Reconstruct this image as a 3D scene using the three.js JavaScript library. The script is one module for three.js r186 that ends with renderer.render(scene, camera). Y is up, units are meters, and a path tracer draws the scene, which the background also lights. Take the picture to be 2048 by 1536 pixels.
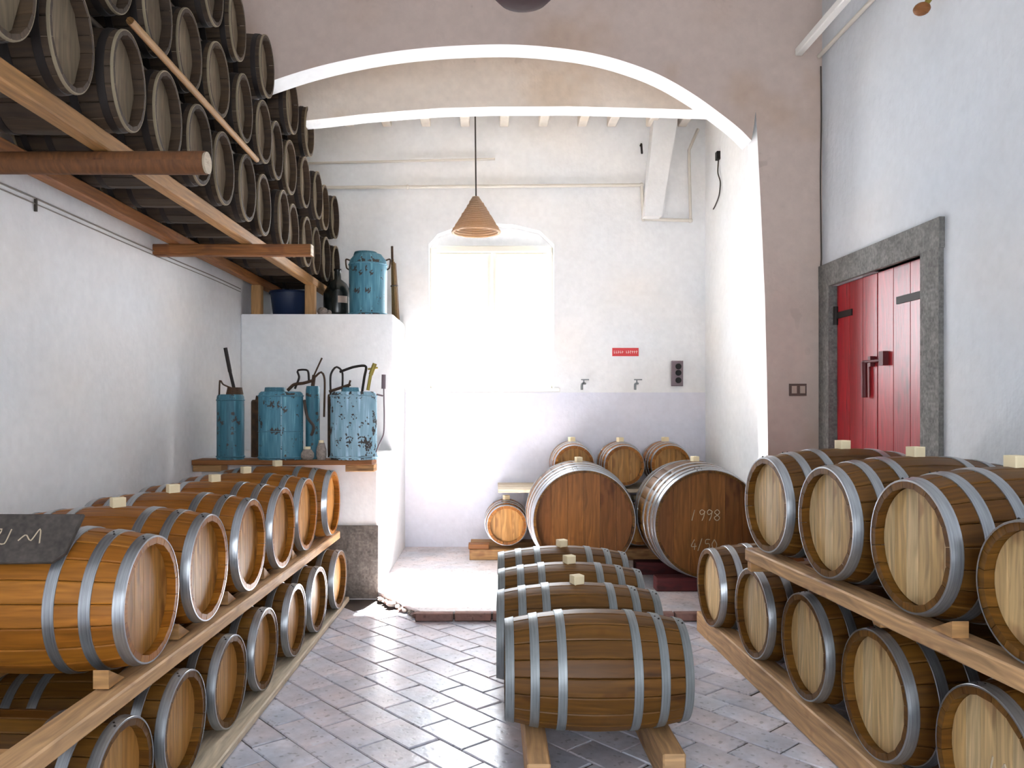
import * as THREE from 'three';
import { mergeGeometries, toCreasedNormals } from 'three/addons/utils/BufferGeometryUtils.js';
import { RectAreaLightUniformsLib } from 'three/addons/lights/RectAreaLightUniformsLib.js';

// ------------------------------------------------------------------ camera, sky, light, exposure
// Room axes: x to the right, y up, D = depth into the room (world z = -D), all in metres.
const EYE = 1.42, FOCAL = 1600;
const scene = new THREE.Scene();
const camera = new THREE.PerspectiveCamera(2 * Math.atan(768 / FOCAL) * 180 / Math.PI, 2048 / 1536, 0.05, 60);
camera.position.set(0, EYE, 0);
camera.lookAt(0, EYE, -5);
camera.setViewOffset(2048, 1536, 39, -37, 2048, 1536);      // lens shift: the vanishing point lies left of and below the middle

const renderer = new THREE.WebGLRenderer({ antialias: true });
renderer.toneMapping = THREE.LinearToneMapping;
renderer.toneMappingExposure = 21.5;
renderer.shadowMap.enabled = true;

scene.background = new THREE.Color().setRGB(0.4, 0.42, 0.45);  // white overcast sky outside
RectAreaLightUniformsLib.init();
// daylight that enters by the window in the far wall
const windowLight = new THREE.RectAreaLight(new THREE.Color().setRGB(0.9, 0.95, 1.0), 0.85, 1.16, 1.5);
windowLight.position.set(-0.01, 2.3, -7.9);
windowLight.lookAt(-0.01, 1.5, 0);
windowLight.name = 'window_daylight';
scene.add(windowLight);
// hazy sun high behind the far wall: it comes in by the window and falls on the raised floor and the counter's side
const sun = new THREE.DirectionalLight(new THREE.Color().setRGB(1.0, 0.995, 0.995), 9.5);
sun.position.set(0.22 * 10, 1.2 * 10, -1.0 * 10);
sun.target.position.set(0, 0, 0);
sun.castShadow = true; sun.shadow.radius = 6; sun.shadow.mapSize.set(2048, 2048);
Object.assign(sun.shadow.camera, { left: -8, right: 8, top: 9, bottom: -9, near: 0.5, far: 40 });
scene.add(sun, sun.target);
// daylight that enters by the cellar entrance behind the photographer
const entranceLight = new THREE.RectAreaLight(new THREE.Color().setRGB(0.95, 0.98, 1.0), 0.045, 2.2, 2.5);
entranceLight.position.set(0.1, 1.5, 2.9);
entranceLight.lookAt(0.1, 1.5, -5);
entranceLight.name = 'entrance_daylight';
scene.add(entranceLight);

// ------------------------------------------------------------------ helpers
function rng(seed) { let s = seed >>> 0; return () => { s = (s + 0x6d2b79f5) | 0; let t = Math.imul(s ^ (s >>> 15), 1 | s); t = (t + Math.imul(t ^ (t >>> 7), 61 | t)) ^ t; return ((t ^ (t >>> 14)) >>> 0) / 4294967296; }; }
const R = rng(20240611);
const V = (x, y, D) => new THREE.Vector3(x, y, -D);
const taken = {};
function numbered(n) { const k = taken[n] ?? 0; taken[n] = k + 1; return k ? `${n}_${String(k).padStart(3, '0')}` : n; }
const WORDS = ['first', 'second', 'third', 'fourth', 'fifth', 'sixth', 'seventh', 'eighth', 'ninth', 'tenth', 'eleventh', 'twelfth', 'thirteenth', 'fourteenth', 'fifteenth', 'sixteenth', 'seventeenth'];
function tag(o, label, category, group) { o.userData = { label, category }; if (group) o.userData.group = group; return o; }
function thing(name, label, category, pos = [0, 0, 0], turn = 0, group) {
  const o = new THREE.Group(); o.name = numbered(name); scene.add(o);
  o.position.set(pos[0], pos[1], -pos[2]); o.rotation.y = turn;
  return tag(o, label, category, group);
}
function part(name, geo, mat, parent) { const m = new THREE.Mesh(geo, mat); m.name = name; m.castShadow = m.receiveShadow = true; parent.add(m); return m; }
function solo(name, geo, mat, label, category, group) { const m = part(numbered(name), geo, mat, scene); return tag(m, label, category, group); }
function structure(name, geo, mat, label, category) { const m = part(name, geo, mat, scene); m.userData = { kind: 'structure', label, category }; return m; }
const merge = (l) => mergeGeometries(l.map((g) => { const n = g.index ? g.toNonIndexed() : g; for (const k of Object.keys(n.attributes)) if (!['position', 'normal', 'uv'].includes(k)) n.deleteAttribute(k); return n; }));

// bar: a timber of length l along x, height h, depth d, chamfered; uv in metres with the grain along u
function bar(l, h, d, bevel = 0.004, off = 0) {
  const s = new THREE.Shape(); const a = l / 2 - bevel, b = h / 2 - bevel;
  s.moveTo(-a, -b); s.lineTo(a, -b); s.lineTo(a, b); s.lineTo(-a, b); s.closePath();
  const g = new THREE.ExtrudeGeometry(s, { depth: d - 2 * bevel, bevelEnabled: true, bevelThickness: bevel, bevelSize: bevel, bevelSegments: 1 });
  g.translate(0, 0, -(d - 2 * bevel) / 2);
  fixUV(g, off); return g;
}
// planar uv in metres by face direction, grain along x
function fixUV(g, off = 0) {
  const p = g.attributes.position, n = g.attributes.normal, uv = new Float32Array(p.count * 2);
  for (let i = 0; i < p.count; i++) {
    const ax = Math.abs(n.getX(i)), ay = Math.abs(n.getY(i)), az = Math.abs(n.getZ(i));
    let u = p.getX(i), v = p.getY(i);
    if (ax > ay && ax > az) { u = p.getZ(i); v = p.getY(i); } else if (ay > az) { v = p.getZ(i); }
    uv[2 * i] = u + off; uv[2 * i + 1] = v + off * 0.37;
  }
  g.setAttribute('uv', new THREE.BufferAttribute(uv, 2)); return g;
}
// timber from point a to point b
function beamBetween(a, b, h, d, off = 0, bevel = 0.006) {
  const l = a.distanceTo(b), g = bar(l, h, d, bevel, off), x = b.clone().sub(a).normalize(), up = new THREE.Vector3(0, 1, 0);
  if (Math.abs(x.y) > 0.9) up.set(0, 0, 1);
  const z = new THREE.Vector3().crossVectors(x, up).normalize(), y = new THREE.Vector3().crossVectors(z, x);
  const m = new THREE.Matrix4().makeBasis(x, y, z); m.setPosition(a.clone().add(b).multiplyScalar(0.5));
  g.applyMatrix4(m); return g;
}
function tube(points, r, seg = 24, rad = 6, tension = 0.4) { return new THREE.TubeGeometry(new THREE.CatmullRomCurve3(points, false, 'catmullrom', tension), seg, r, rad, false); }
function straight(a, b, r, rad = 8) { return new THREE.TubeGeometry(new THREE.LineCurve3(a, b), 1, r, rad, false); }
function boxAt(x0, x1, y0, y1, d0, d1) { const g = new THREE.BoxGeometry(x1 - x0, y1 - y0, d1 - d0); g.translate((x0 + x1) / 2, (y0 + y1) / 2, -(d0 + d1) / 2); return fixUV(g); }
// a slab cut from a shape drawn in (a, y): axis 'x' = facing the camera at depths d0..d1; axis 'd' = facing sideways, from x0 to x1
function slabX(shape, d0, d1, curve = 24) { const g = new THREE.ExtrudeGeometry(shape, { depth: d1 - d0, bevelEnabled: false, curveSegments: curve }); g.translate(0, 0, -d1); return fixUV(g); }
function slabD(shape, x0, x1) { const g = new THREE.ExtrudeGeometry(shape, { depth: x1 - x0, bevelEnabled: false }); g.rotateY(Math.PI / 2); g.translate(x0, 0, 0); return fixUV(g); }
function poly(pts) { const s = new THREE.Shape(); pts.forEach(([a, b], i) => (i ? s.lineTo(a, b) : s.moveTo(a, b))); s.closePath(); return s; }
const hole = (pts) => { const s = new THREE.Path(); pts.forEach(([a, b], i) => (i ? s.lineTo(a, b) : s.moveTo(a, b))); s.closePath(); return s; };

// ------------------------------------------------------------------ textures
function lattice(fx, fy, seed) { const r = rng(seed), a = new Float32Array(fx * fy); for (let i = 0; i < a.length; i++) a[i] = r(); return (u, v) => { u = (u * fx) % fx; v = (v * fy) % fy; const x = Math.floor(u), y = Math.floor(v); let s = u - x, t = v - y; s = s * s * (3 - 2 * s); t = t * t * (3 - 2 * t); const x1 = (x + 1) % fx, y1 = (y + 1) % fy; return (a[y * fx + x] * (1 - s) + a[y * fx + x1] * s) * (1 - t) + (a[y1 * fx + x] * (1 - s) + a[y1 * fx + x1] * s) * t; }; }
function fbm(fx, fy, oct, seed) { const l = []; for (let o = 0; o < oct; o++) l.push(lattice(fx << o, fy << o, seed + o * 17)); return (u, v) => { let s = 0, w = 0.5, t = 0; for (const f of l) { s += f(u, v) * w; t += w; w *= 0.55; } return s / t; }; }
function texture(w, h, fn, srgb, perMetre = 1) {
  const d = new Uint8Array(w * h * 4);
  for (let y = 0; y < h; y++) for (let x = 0; x < w; x++) { const c = fn(x / w, y / h), k = (y * w + x) * 4; for (let i = 0; i < 3; i++) d[k + i] = Math.max(0, Math.min(255, (Array.isArray(c) ? c[i] : c) * 255)); d[k + 3] = 255; }
  const t = new THREE.DataTexture(d, w, h); t.wrapS = t.wrapT = THREE.RepeatWrapping; t.magFilter = THREE.LinearFilter; t.minFilter = THREE.LinearMipmapLinearFilter; t.generateMipmaps = true;
  if (srgb) t.colorSpace = THREE.SRGBColorSpace; t.repeat.set(perMetre, perMetre); t.needsUpdate = true; return t;
}
const clamp = (x, a = 0, b = 1) => Math.max(a, Math.min(b, x)), mix = (a, b, t) => a + (b - a) * t, step = (a, b, x) => { const t = clamp((x - a) / (b - a)); return t * t * (3 - 2 * t); };
// wood: grain along u
const wGrain = fbm(4, 64, 4, 11), wBroad = fbm(2, 9, 3, 31), wStain = fbm(5, 7, 3, 47);
const woodF = (u, v) => { const g = wGrain(u, v + 0.04 * wBroad(u, v)), b = wBroad(u, v), ring = 0.5 + 0.5 * Math.sin((v * 46 + b * 7) * Math.PI); return clamp(0.62 + 0.26 * (g - 0.5) * 2 + 0.1 * ring + 0.2 * (b - 0.5)); };
const woodMap = texture(512, 512, (u, v) => { const k = 0.42 + 0.6 * woodF(u, v), s = step(0.62, 0.8, wStain(u, v)) * 0.16; return [k - s * 0.8, k * (0.985) - s, k * 0.96 - s]; }, true, 1.4);
const woodBump = texture(512, 512, (u, v) => woodF(u, v), false, 1.4);
// plaster
const pBlot = fbm(5, 5, 4, 71), pFine = fbm(48, 48, 3, 91), pTint = fbm(3, 4, 2, 131), pSpot = fbm(34, 34, 2, 151), pBrush = fbm(30, 6, 3, 171);
const plasterMap = texture(512, 512, (u, v) => { const k = 0.975 + 0.05 * (pBlot(u, v) - 0.5) + 0.04 * (pFine(u, v) - 0.5), t = (pTint(u, v) - 0.5) * 0.03; return [k + t, k, k - t]; }, true, 0.5);
const stainMap = texture(512, 512, (u, v) => { const st = step(0.5, 0.85, pBlot(u, v)) * 0.11, sp = step(0.72, 0.8, pSpot(u, v)) * step(0.5, 0.7, pTint(u, v)) * 0.07, k = 0.965 + 0.06 * (pFine(u, v) - 0.5) - sp; return [k - st * 0.35, k - st * 0.62, k - st * 0.95]; }, true, 0.42);
const plasterBump = texture(512, 512, (u, v) => 0.55 * pBrush(u, v) + 0.45 * pFine(u, v), false, 0.8);
// floor tile
const tFine = fbm(40, 40, 3, 201), tBlot = fbm(6, 6, 3, 221), tPit = fbm(60, 60, 2, 241);
const tileMap = texture(512, 512, (u, v) => { const k = 0.93 + 0.14 * (tFine(u, v) - 0.5) + 0.22 * (tBlot(u, v) - 0.5) - step(0.72, 0.82, tPit(u, v)) * 0.16, t = (tBlot(v, u) - 0.5) * 0.1; return [k + t, k, k - t * 0.6]; }, true, 0.9);
const tileBump = texture(512, 512, (u, v) => 0.7 * tFine(u, v) + 0.3 * tBlot(u, v) - step(0.72, 0.82, tPit(u, v)) * 0.25, false, 0.9);
// chipped blue paint on tin
const cChip = fbm(9, 9, 4, 301), cStreak = fbm(26, 3, 3, 321), cFine = fbm(40, 40, 2, 341);
const paint = (lo, hi, chipAt, seed) => texture(256, 256, (u, v) => { const s = cStreak(u, v), c = step(chipAt, chipAt + 0.06, cChip((u + seed) % 1, v) * 0.75 + cFine(u, v) * 0.25), w = step(0.6, 0.8, s); let col = [0, 1, 2].map((i) => mix(lo[i], hi[i], clamp(s * 1.2 - 0.1)) + w * 0.06); return col.map((x, i) => mix(x, [0.23, 0.21, 0.2][i], c)); }, true, 2.2);
const bluePaint = paint([0.2, 0.42, 0.5], [0.38, 0.6, 0.67], 0.6, 0.1), paleBluePaint = paint([0.46, 0.63, 0.7], [0.68, 0.8, 0.86], 0.56, 0.4), deepBluePaint = paint([0.13, 0.33, 0.4], [0.25, 0.48, 0.54], 0.62, 0.7);
// rough metal / rust
const rust = texture(256, 256, (u, v) => { const k = cChip(u, v); return [mix(0.2, 0.42, k), mix(0.16, 0.3, k), mix(0.13, 0.2, k)]; }, true, 3);
const zincMap = texture(256, 256, (u, v) => 0.8 + 0.25 * (cStreak(v, u) - 0.5) + 0.2 * (cChip(u, v) - 0.5), true, 2);
const strawMap = texture(256, 256, (u, v) => { const k = 0.72 + 0.5 * (cFine(u, v) - 0.5) + 0.3 * (cChip(u, v) - 0.5); return [k, k * 0.97, k * 0.9]; }, true, 4);
const stoneMap = texture(256, 256, (u, v) => { const k = 0.8 + 0.3 * (cFine(u, v) - 0.5) + 0.25 * (cChip(u, v) - 0.5); return [k, k, k]; }, true, 2);

const phys = (o) => new THREE.MeshPhysicalMaterial(o);
const std = (o) => new THREE.MeshStandardMaterial(o);
const wood = (hex, rough = 0.62, bump = 0.0012) => std({ color: hex, map: woodMap, bumpMap: woodBump, bumpScale: bump, roughness: rough });
const M = {
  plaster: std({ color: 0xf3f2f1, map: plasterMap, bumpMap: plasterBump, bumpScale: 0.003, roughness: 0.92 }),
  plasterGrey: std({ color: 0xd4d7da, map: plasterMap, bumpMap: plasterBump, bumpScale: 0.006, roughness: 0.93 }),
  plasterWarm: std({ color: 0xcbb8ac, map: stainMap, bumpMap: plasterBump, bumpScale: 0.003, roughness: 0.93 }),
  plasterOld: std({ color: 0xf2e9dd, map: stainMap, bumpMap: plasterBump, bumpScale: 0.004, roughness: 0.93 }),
  dado: std({ color: 0xe6e5ee, map: plasterMap, bumpMap: plasterBump, bumpScale: 0.004, roughness: 0.8 }),
  plinth: std({ color: 0x7d746c, map: stoneMap, bumpMap: plasterBump, bumpScale: 0.006, roughness: 0.9 }),
  mortar: std({ color: 0x4d443f, roughness: 0.95 }),
  stone: std({ color: 0x8f8d88, map: stoneMap, bumpMap: plasterBump, bumpScale: 0.006, roughness: 0.85 }),
  tiles: [0xe0dfea, 0xdbd8e2, 0xe5e4ee, 0xd6d2db].map((c) => phys({ color: c, map: tileMap, bumpMap: tileBump, bumpScale: 0.0015, roughness: 0.28, ior: 1.6 })),  // the bluish sky reflection is mixed into these tile colours
  terracotta: std({ color: 0xe0d9da, map: tileMap, bumpMap: tileBump, bumpScale: 0.002, roughness: 0.5 }),
  brick: std({ color: 0x8d6b62, map: tileMap, bumpMap: tileBump, bumpScale: 0.003, roughness: 0.85 }),
  pine: wood(0xe4b886), pineB: wood(0xc99a63), pineOld: wood(0xa5682f), pinePale: wood(0xecdcc2), beamGold: wood(0xc08d52), pineGrey: wood(0xa89a80, 0.85), logDark: wood(0x7a4d27, 0.75), redWood: wood(0x6f2426, 0.7),
  redPaint: [0xb4202c, 0xad1f2b, 0xbb2530].map((c) => std({ color: c, map: woodMap, bumpMap: woodBump, bumpScale: 0.0006, roughness: 0.36 })),
  zinc: std({ color: 0xc9ced3, map: zincMap, metalness: 0.78, roughness: 0.29 }),
  zincDull: std({ color: 0xa4abae, map: zincMap, metalness: 0.5, roughness: 0.45 }),
  iron: std({ color: 0xffffff, map: rust, metalness: 0.4, roughness: 0.7 }),
  darkIron: std({ color: 0x2b2522, metalness: 0.5, roughness: 0.6 }),
  redIron: std({ color: 0x571318, roughness: 0.55 }),
  black: std({ color: 0x141312, roughness: 0.8 }),
  rubber: std({ color: 0x4a3d34, roughness: 0.75 }),
  brass: std({ color: 0x9a8a45, metalness: 0.7, roughness: 0.45 }),
  blue: std({ color: 0xffffff, map: bluePaint, roughness: 0.55, bumpMap: bluePaint, bumpScale: 0.001 }),
  paleBlue: std({ color: 0xffffff, map: paleBluePaint, roughness: 0.6, bumpMap: paleBluePaint, bumpScale: 0.001 }),
  deepBlue: std({ color: 0xffffff, map: deepBluePaint, roughness: 0.55, bumpMap: deepBluePaint, bumpScale: 0.001 }),
  navy: std({ color: 0x1b2c4c, roughness: 0.5 }),
  straw: std({ color: 0xc39a62, map: strawMap, bumpMap: strawMap, bumpScale: 0.004, roughness: 0.9 }),
  strawShade: phys({ color: 0xdcb88c, bumpMap: strawMap, bumpScale: 0.004, roughness: 0.95, transmission: 0.5, thickness: 0 }),
  whitePaint: std({ color: 0xeeece6, roughness: 0.5 }),
  frameWood: std({ color: 0xe6e0d2, roughness: 0.55 }),
  plastic: std({ color: 0x7a6a70, roughness: 0.5 }),
  plate: std({ color: 0x5a463e, roughness: 0.5 }),
  ivory: std({ color: 0xb9a596, roughness: 0.5 }),
  chalk: std({ color: 0xb9a98f, roughness: 1 }),
  slate: std({ color: 0x544c46, map: stoneMap, bumpMap: plasterBump, bumpScale: 0.002, roughness: 0.75 }),
  signRed: std({ color: 0xd0383c, roughness: 0.5 }),
  cork: std({ color: 0xeedfb9, roughness: 0.8 }),
  cable: std({ color: 0x8c857c, roughness: 0.7 }), cableDark: std({ color: 0x3f3730, roughness: 0.7 }),
  pipe: std({ color: 0xd9d2c6, roughness: 0.55 }),
  glass: new THREE.MeshPhysicalMaterial({ color: 0xffffff, transmission: 1, roughness: 0.03, thickness: 0, ior: 1.45 }),
  bottle: std({ color: 0x1d2220, roughness: 0.25 }),
  lampRed: std({ color: 0x2e0b0c, roughness: 0.85 }),
  rubble: std({ color: 0xb5a79c, map: stoneMap, roughness: 0.95 }),
};
const oak = (hex) => phys({ color: hex, map: woodMap, bumpMap: woodBump, bumpScale: 0.0008, roughness: 0.45, specularIntensity: 0.5 });
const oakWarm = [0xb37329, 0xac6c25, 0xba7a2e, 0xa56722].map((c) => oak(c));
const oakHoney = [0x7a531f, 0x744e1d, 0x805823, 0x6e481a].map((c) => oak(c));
const oakGrey = [0x4c3a28, 0x423222, 0x54412c, 0x483725].map((c) => wood(c, 0.72, 0.0012));
const headPale = [0xf0cf98, 0xebc78c, 0xf3d7a6].map((c) => oak(c));
const headWarm = [0xd59f5c, 0xcd9550, 0xdba866].map((c) => oak(c));
const headBrown = [0x96602f, 0x8d5a2e, 0x9d6836].map((c) => oak(c));
const headGrey = [0x92826a, 0x84745e].map((c) => wood(c, 0.8, 0.0012));

// ------------------------------------------------------------------ the building
const XL = -2.11, XR = 2.2, DA = 5.34, DA2 = 5.54, DB = 7.6, XRB = 2.02, DREAR = -2.3, TOP = 4.6, TOPB = 4.15;

structure('wall_left', boxAt(XL - 0.4, XL, -0.2, TOP, DREAR - 0.4, DB + 0.5), M.plaster, 'long white plastered wall beneath the overhead cask shelf', 'wall');
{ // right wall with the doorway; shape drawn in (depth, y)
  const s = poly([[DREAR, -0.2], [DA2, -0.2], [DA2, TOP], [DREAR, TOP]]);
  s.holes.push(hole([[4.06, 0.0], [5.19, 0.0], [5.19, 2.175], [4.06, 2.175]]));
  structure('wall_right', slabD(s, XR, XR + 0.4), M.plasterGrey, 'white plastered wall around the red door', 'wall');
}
{ // arch wall
  const edge = [[-2.503, 3.105], [-2.186, 3.279], [-1.852, 3.429], [-1.485, 3.563], [-1.218, 3.649], [-0.951, 3.713], [-0.684, 3.76], [-0.417, 3.79], [-0.15, 3.806], [0.117, 3.81], [0.384, 3.793], [0.651, 3.756], [0.884, 3.696], [1.118, 3.606], [1.335, 3.483], [1.519, 3.352], [1.652, 3.246], [1.729, 3.169]];
  const curve = new THREE.CatmullRomCurve3(edge.map(([x, y]) => new THREE.Vector3(x, y, 0))).getPoints(72).map((p) => [p.x, p.y]);
  const pts = [[XR, -0.2], [XR, TOP], [XL, TOP], [XL, curve[0][1]], ...curve.slice(1), [1.746, 3.272], [1.756, 3.366], [1.766, 3.232], [1.792, 2.705], [1.819, 2.104], [1.832, 1.57], [1.84, 1.1], [1.84, -0.2]];
  structure('wall_arch', slabX(poly(pts), DA, DA2), [M.plasterWarm, M.plaster], 'beige stained plaster wall pierced by the wide arch', 'wall');  // whiter plaster on underside and jamb paints in the light they catch
}
{ // far wall with the window opening (arched head)
  const s = poly([[XL - 0.4, -0.2], [XR + 0.2, -0.2], [XR + 0.2, TOP], [XL - 0.4, TOP]]);
  s.holes.push(hole([[-0.6, 1.545], [0.58, 1.545], [0.585, 2.92], [0.45, 3.05], [0.2, 3.11], [-0.05, 3.12], [-0.3, 3.1], [-0.52, 3.02], [-0.605, 2.92]]));
  structure('wall_back', slabX(s, DB, DB + 0.26), M.plaster, 'white far wall with the bright window', 'wall');
}
structure('wall_back_right', boxAt(XRB, XRB + 0.5, -0.2, TOP, DA2, DB), M.plaster, 'white side wall beyond the arch beside the large casks', 'wall');
{
  const s = poly([[XL - 0.4, -0.2], [XR + 0.4, -0.2], [XR + 0.4, TOP], [XL - 0.4, TOP]]);
  s.holes.push(hole([[-1.0, 0.0], [1.2, 0.0], [1.2, 2.75], [-1.0, 2.75]]));
  structure('wall_rear', slabX(s, DREAR - 0.4, DREAR), M.plaster, 'white wall with the open entrance behind the photographer', 'wall');
}
structure('ceiling', boxAt(XL - 0.4, XR + 0.4, TOP, TOP + 0.25, DREAR - 0.4, DB + 0.5), M.plaster, 'white ceiling of the front cellar room', 'ceiling');
const ceilingBack = structure('ceiling_back', boxAt(XL, XRB, TOPB, TOPB + 0.2, DA2, DB), M.plasterOld, 'low ceiling with rafters beyond the arch', 'ceiling');
for (const x of [-1.72, -1.36, -1.0, -0.63, -0.26, 0.11, 0.48, 0.85, 1.13, 1.5, 1.8]) part('rafter', beamBetween(V(x, TOPB - 0.055, 6.4), V(x, TOPB - 0.055, DB), 0.11, 0.085, x * 3), M.plasterOld, ceilingBack);
{ // plastered girder across the back room
  const s = poly([[XL, 3.55], [-1.6, 3.59], [-1.3, 3.62], [-1.0, 3.655], [-0.7, 3.68], [-0.4, 3.702], [0, 3.712], [0.6, 3.715], [1.2, 3.7], [1.7, 3.685], [XRB, 3.68], [XRB, TOPB], [XL, TOPB]]);
  structure('trim_1', slabX(s, 6.2, 6.4), [M.plasterOld, M.plaster], 'stained plaster girder spanning the room beyond the arch', 'beam');  // light from below is put into the whiter underside colour
}
{ // leaning plastered pilaster on the far wall
  const D = DB - 0.17, q = [[1.5, 4.062], [1.727, 4.09], [1.57, 3.152], [1.412, 3.152]];
  structure('trim_2', slabX(poly([q[0], q[1], q[2], q[3]]), D, DB), M.plaster, 'leaning white plastered brace high on the far wall', 'brace');
}
structure('trim_3', boxAt(-0.83, XRB, 0.05, 1.515, DB - 0.008, DB), M.dado, 'lilac grey painted band along the foot of the far wall', 'wall paint');

// floor of the front room: mortar bed, tiles on top
const floor = structure('floor', boxAt(XL - 0.4, XR + 0.4, -0.2, -0.008, DREAR - 0.4, DB + 0.5), M.mortar, 'floor of pale clay tiles laid diagonally, lilac sky reflection in their colour', 'floor');
{
  const L = 0.29, W = 0.16, gap = 0.005, turn = 0.86, ca = Math.cos(turn), sa = Math.sin(turn);
  function tileGeo(seed) {
    const r = rng(seed), j = () => (r() - 0.5) * 0.006, l = (L - gap) / 2, w = (W - gap) / 2, b = 0.004, ou = r() * 2;
    const c = [[-l + j(), -w + j()], [l + j(), -w + j()], [l + j(), w + j()], [-l + j(), w + j()]], rise = [0, 1, 2, 3].map(() => (r() - 0.5) * 0.002);
    const pos = [], uv = [];
    const top = c.map(([x, z], i) => [x - Math.sign(x) * b, rise[i], z - Math.sign(z) * b]), mid = c.map(([x, z], i) => [x, rise[i] - b, z]), low = c.map(([x, z]) => [x, -0.02, z]);
    const quad = (p, q, s, t) => { for (const k of [p, q, s, p, s, t]) { pos.push(...k); uv.push(k[0] + ou, k[2] + ou * 0.7); } };
    quad(top[3], top[2], top[1], top[0]);
    for (let i = 0; i < 4; i++) { const n = (i + 1) % 4; quad(top[i], top[n], mid[n], mid[i]); quad(mid[i], mid[n], low[n], low[i]); }
    const g = new THREE.BufferGeometry(); g.setAttribute('position', new THREE.Float32BufferAttribute(pos, 3)); g.setAttribute('uv', new THREE.Float32BufferAttribute(uv, 2)); g.computeVertexNormals(); return g;
  }
  const geos = [1, 2, 3, 4, 5, 6, 7].map((k) => tileGeo(900 + k)), r = rng(77), rest = [];
  for (let row = -60; row < 60; row++) for (let col = -40; col < 40; col++) {
    const a = (col + (row & 1 ? 0.5 : 0) + (r() - 0.5) * 0.03) * L, b = row * W;
    const x = a * ca - b * sa, D = 3 - (a * sa + b * ca), k = Math.floor(r() * 7), mt = Math.floor(r() * 4), dy = (r() - 0.5) * 0.003;
    if (x < XL + 0.14 || x > XR - 0.14 || D < DREAR + 0.14 || D > 5.42) continue;
    if (x > -1.25 && x < 1.45 && D > 2.55 && D < 5.4) {
      const m = part('tile', geos[k], M.tiles[mt], floor); m.position.set(x, dy, -D); m.rotation.y = -turn;
    } else { const g = geos[k].clone(); g.rotateY(-turn); g.translate(x, dy, -D); rest.push(g); }
  }
  const m = part('tile_bed', merge(rest), M.tiles[0], floor); m.userData.kind = 'stuff';
}
{ // slightly higher floor beyond the arch, its front edge and the rubble at the cut corner
  const s = poly([[-0.83, -5.8], [-0.47, -5.25], [1.83, -5.25], [1.83, -5.56], [XRB, -5.56], [XRB, -DB], [-0.83, -DB]].map(([x, z]) => [x, -z]));
  const g = new THREE.ExtrudeGeometry(s, { depth: 0.056, bevelEnabled: false }); g.rotateX(-Math.PI / 2); g.translate(0, -0.006, 0); fixUV(g);
  structure('floor_back', g, M.terracotta, 'raised pale terracotta floor beyond the arch', 'floor');
  const edge = structure('trim_4', beamBetween(V(-0.44, 0.02, 5.235), V(1.8, 0.02, 5.235), 0.036, 0.02), M.mortar, 'row of worn bricks edging the raised floor under the arch', 'step');
  const r = rng(5);
  for (let x = -0.5, i = 0; x < 1.7; i++) { const l = 0.2 + r() * 0.08; part('brick', fixUV(beamBetween(V(x, 0.026 + r() * 0.004, 5.205 + r() * 0.012), V(x + l - 0.012, 0.026 + r() * 0.004, 5.205 + r() * 0.012), 0.05, 0.07, i, 0.006)), M.brick, edge); x += l; }
  for (let i = 0; i < 11; i++) {
    const t = i / 10, x = mix(-0.81, -0.49, t) + (r() - 0.5) * 0.03, D = mix(5.74, 5.25, t) + (r() - 0.5) * 0.03, g2 = new THREE.DodecahedronGeometry(0.02 + r() * 0.014, 0);
    g2.scale(1.3, 0.6, 0.9 + r() * 0.4); g2.rotateY(r() * 6); g2.computeBoundingBox(); g2.translate(x, 0.002 - g2.boundingBox.min.y, -D);
    solo('rubble_stone', g2, i % 3 ? M.rubble : M.brick, i % 3 ? 'pale broken stone chip along the cut corner of the raised floor' : 'reddish broken brick chip along the cut corner of the raised floor', 'stone', 'rubble at the corner of the raised floor');
  }
}
{ // stepped masonry counter at the left, with the dark band at its foot
  const s = poly([[5.8, -0.01], [DB, -0.01], [DB, 2.16], [6.7, 2.16], [6.7, 1.02], [5.8, 1.02]]);
  const g = new THREE.ExtrudeGeometry(s, { depth: 1.28 - 0.03, bevelEnabled: true, bevelThickness: 0.015, bevelSize: 0.015, bevelOffset: -0.015, bevelSegments: 2 });
  g.rotateY(Math.PI / 2); g.translate(XL + 0.015, 0, 0); fixUV(g);
  const block = structure('wall_counter', g, M.plaster, 'stepped white masonry counter built against the left wall', 'counter');
  part('plinth', boxAt(XL + 0.01, -0.828, 0, 0.53, 5.788, 5.8), M.plinth, block);
}

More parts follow.
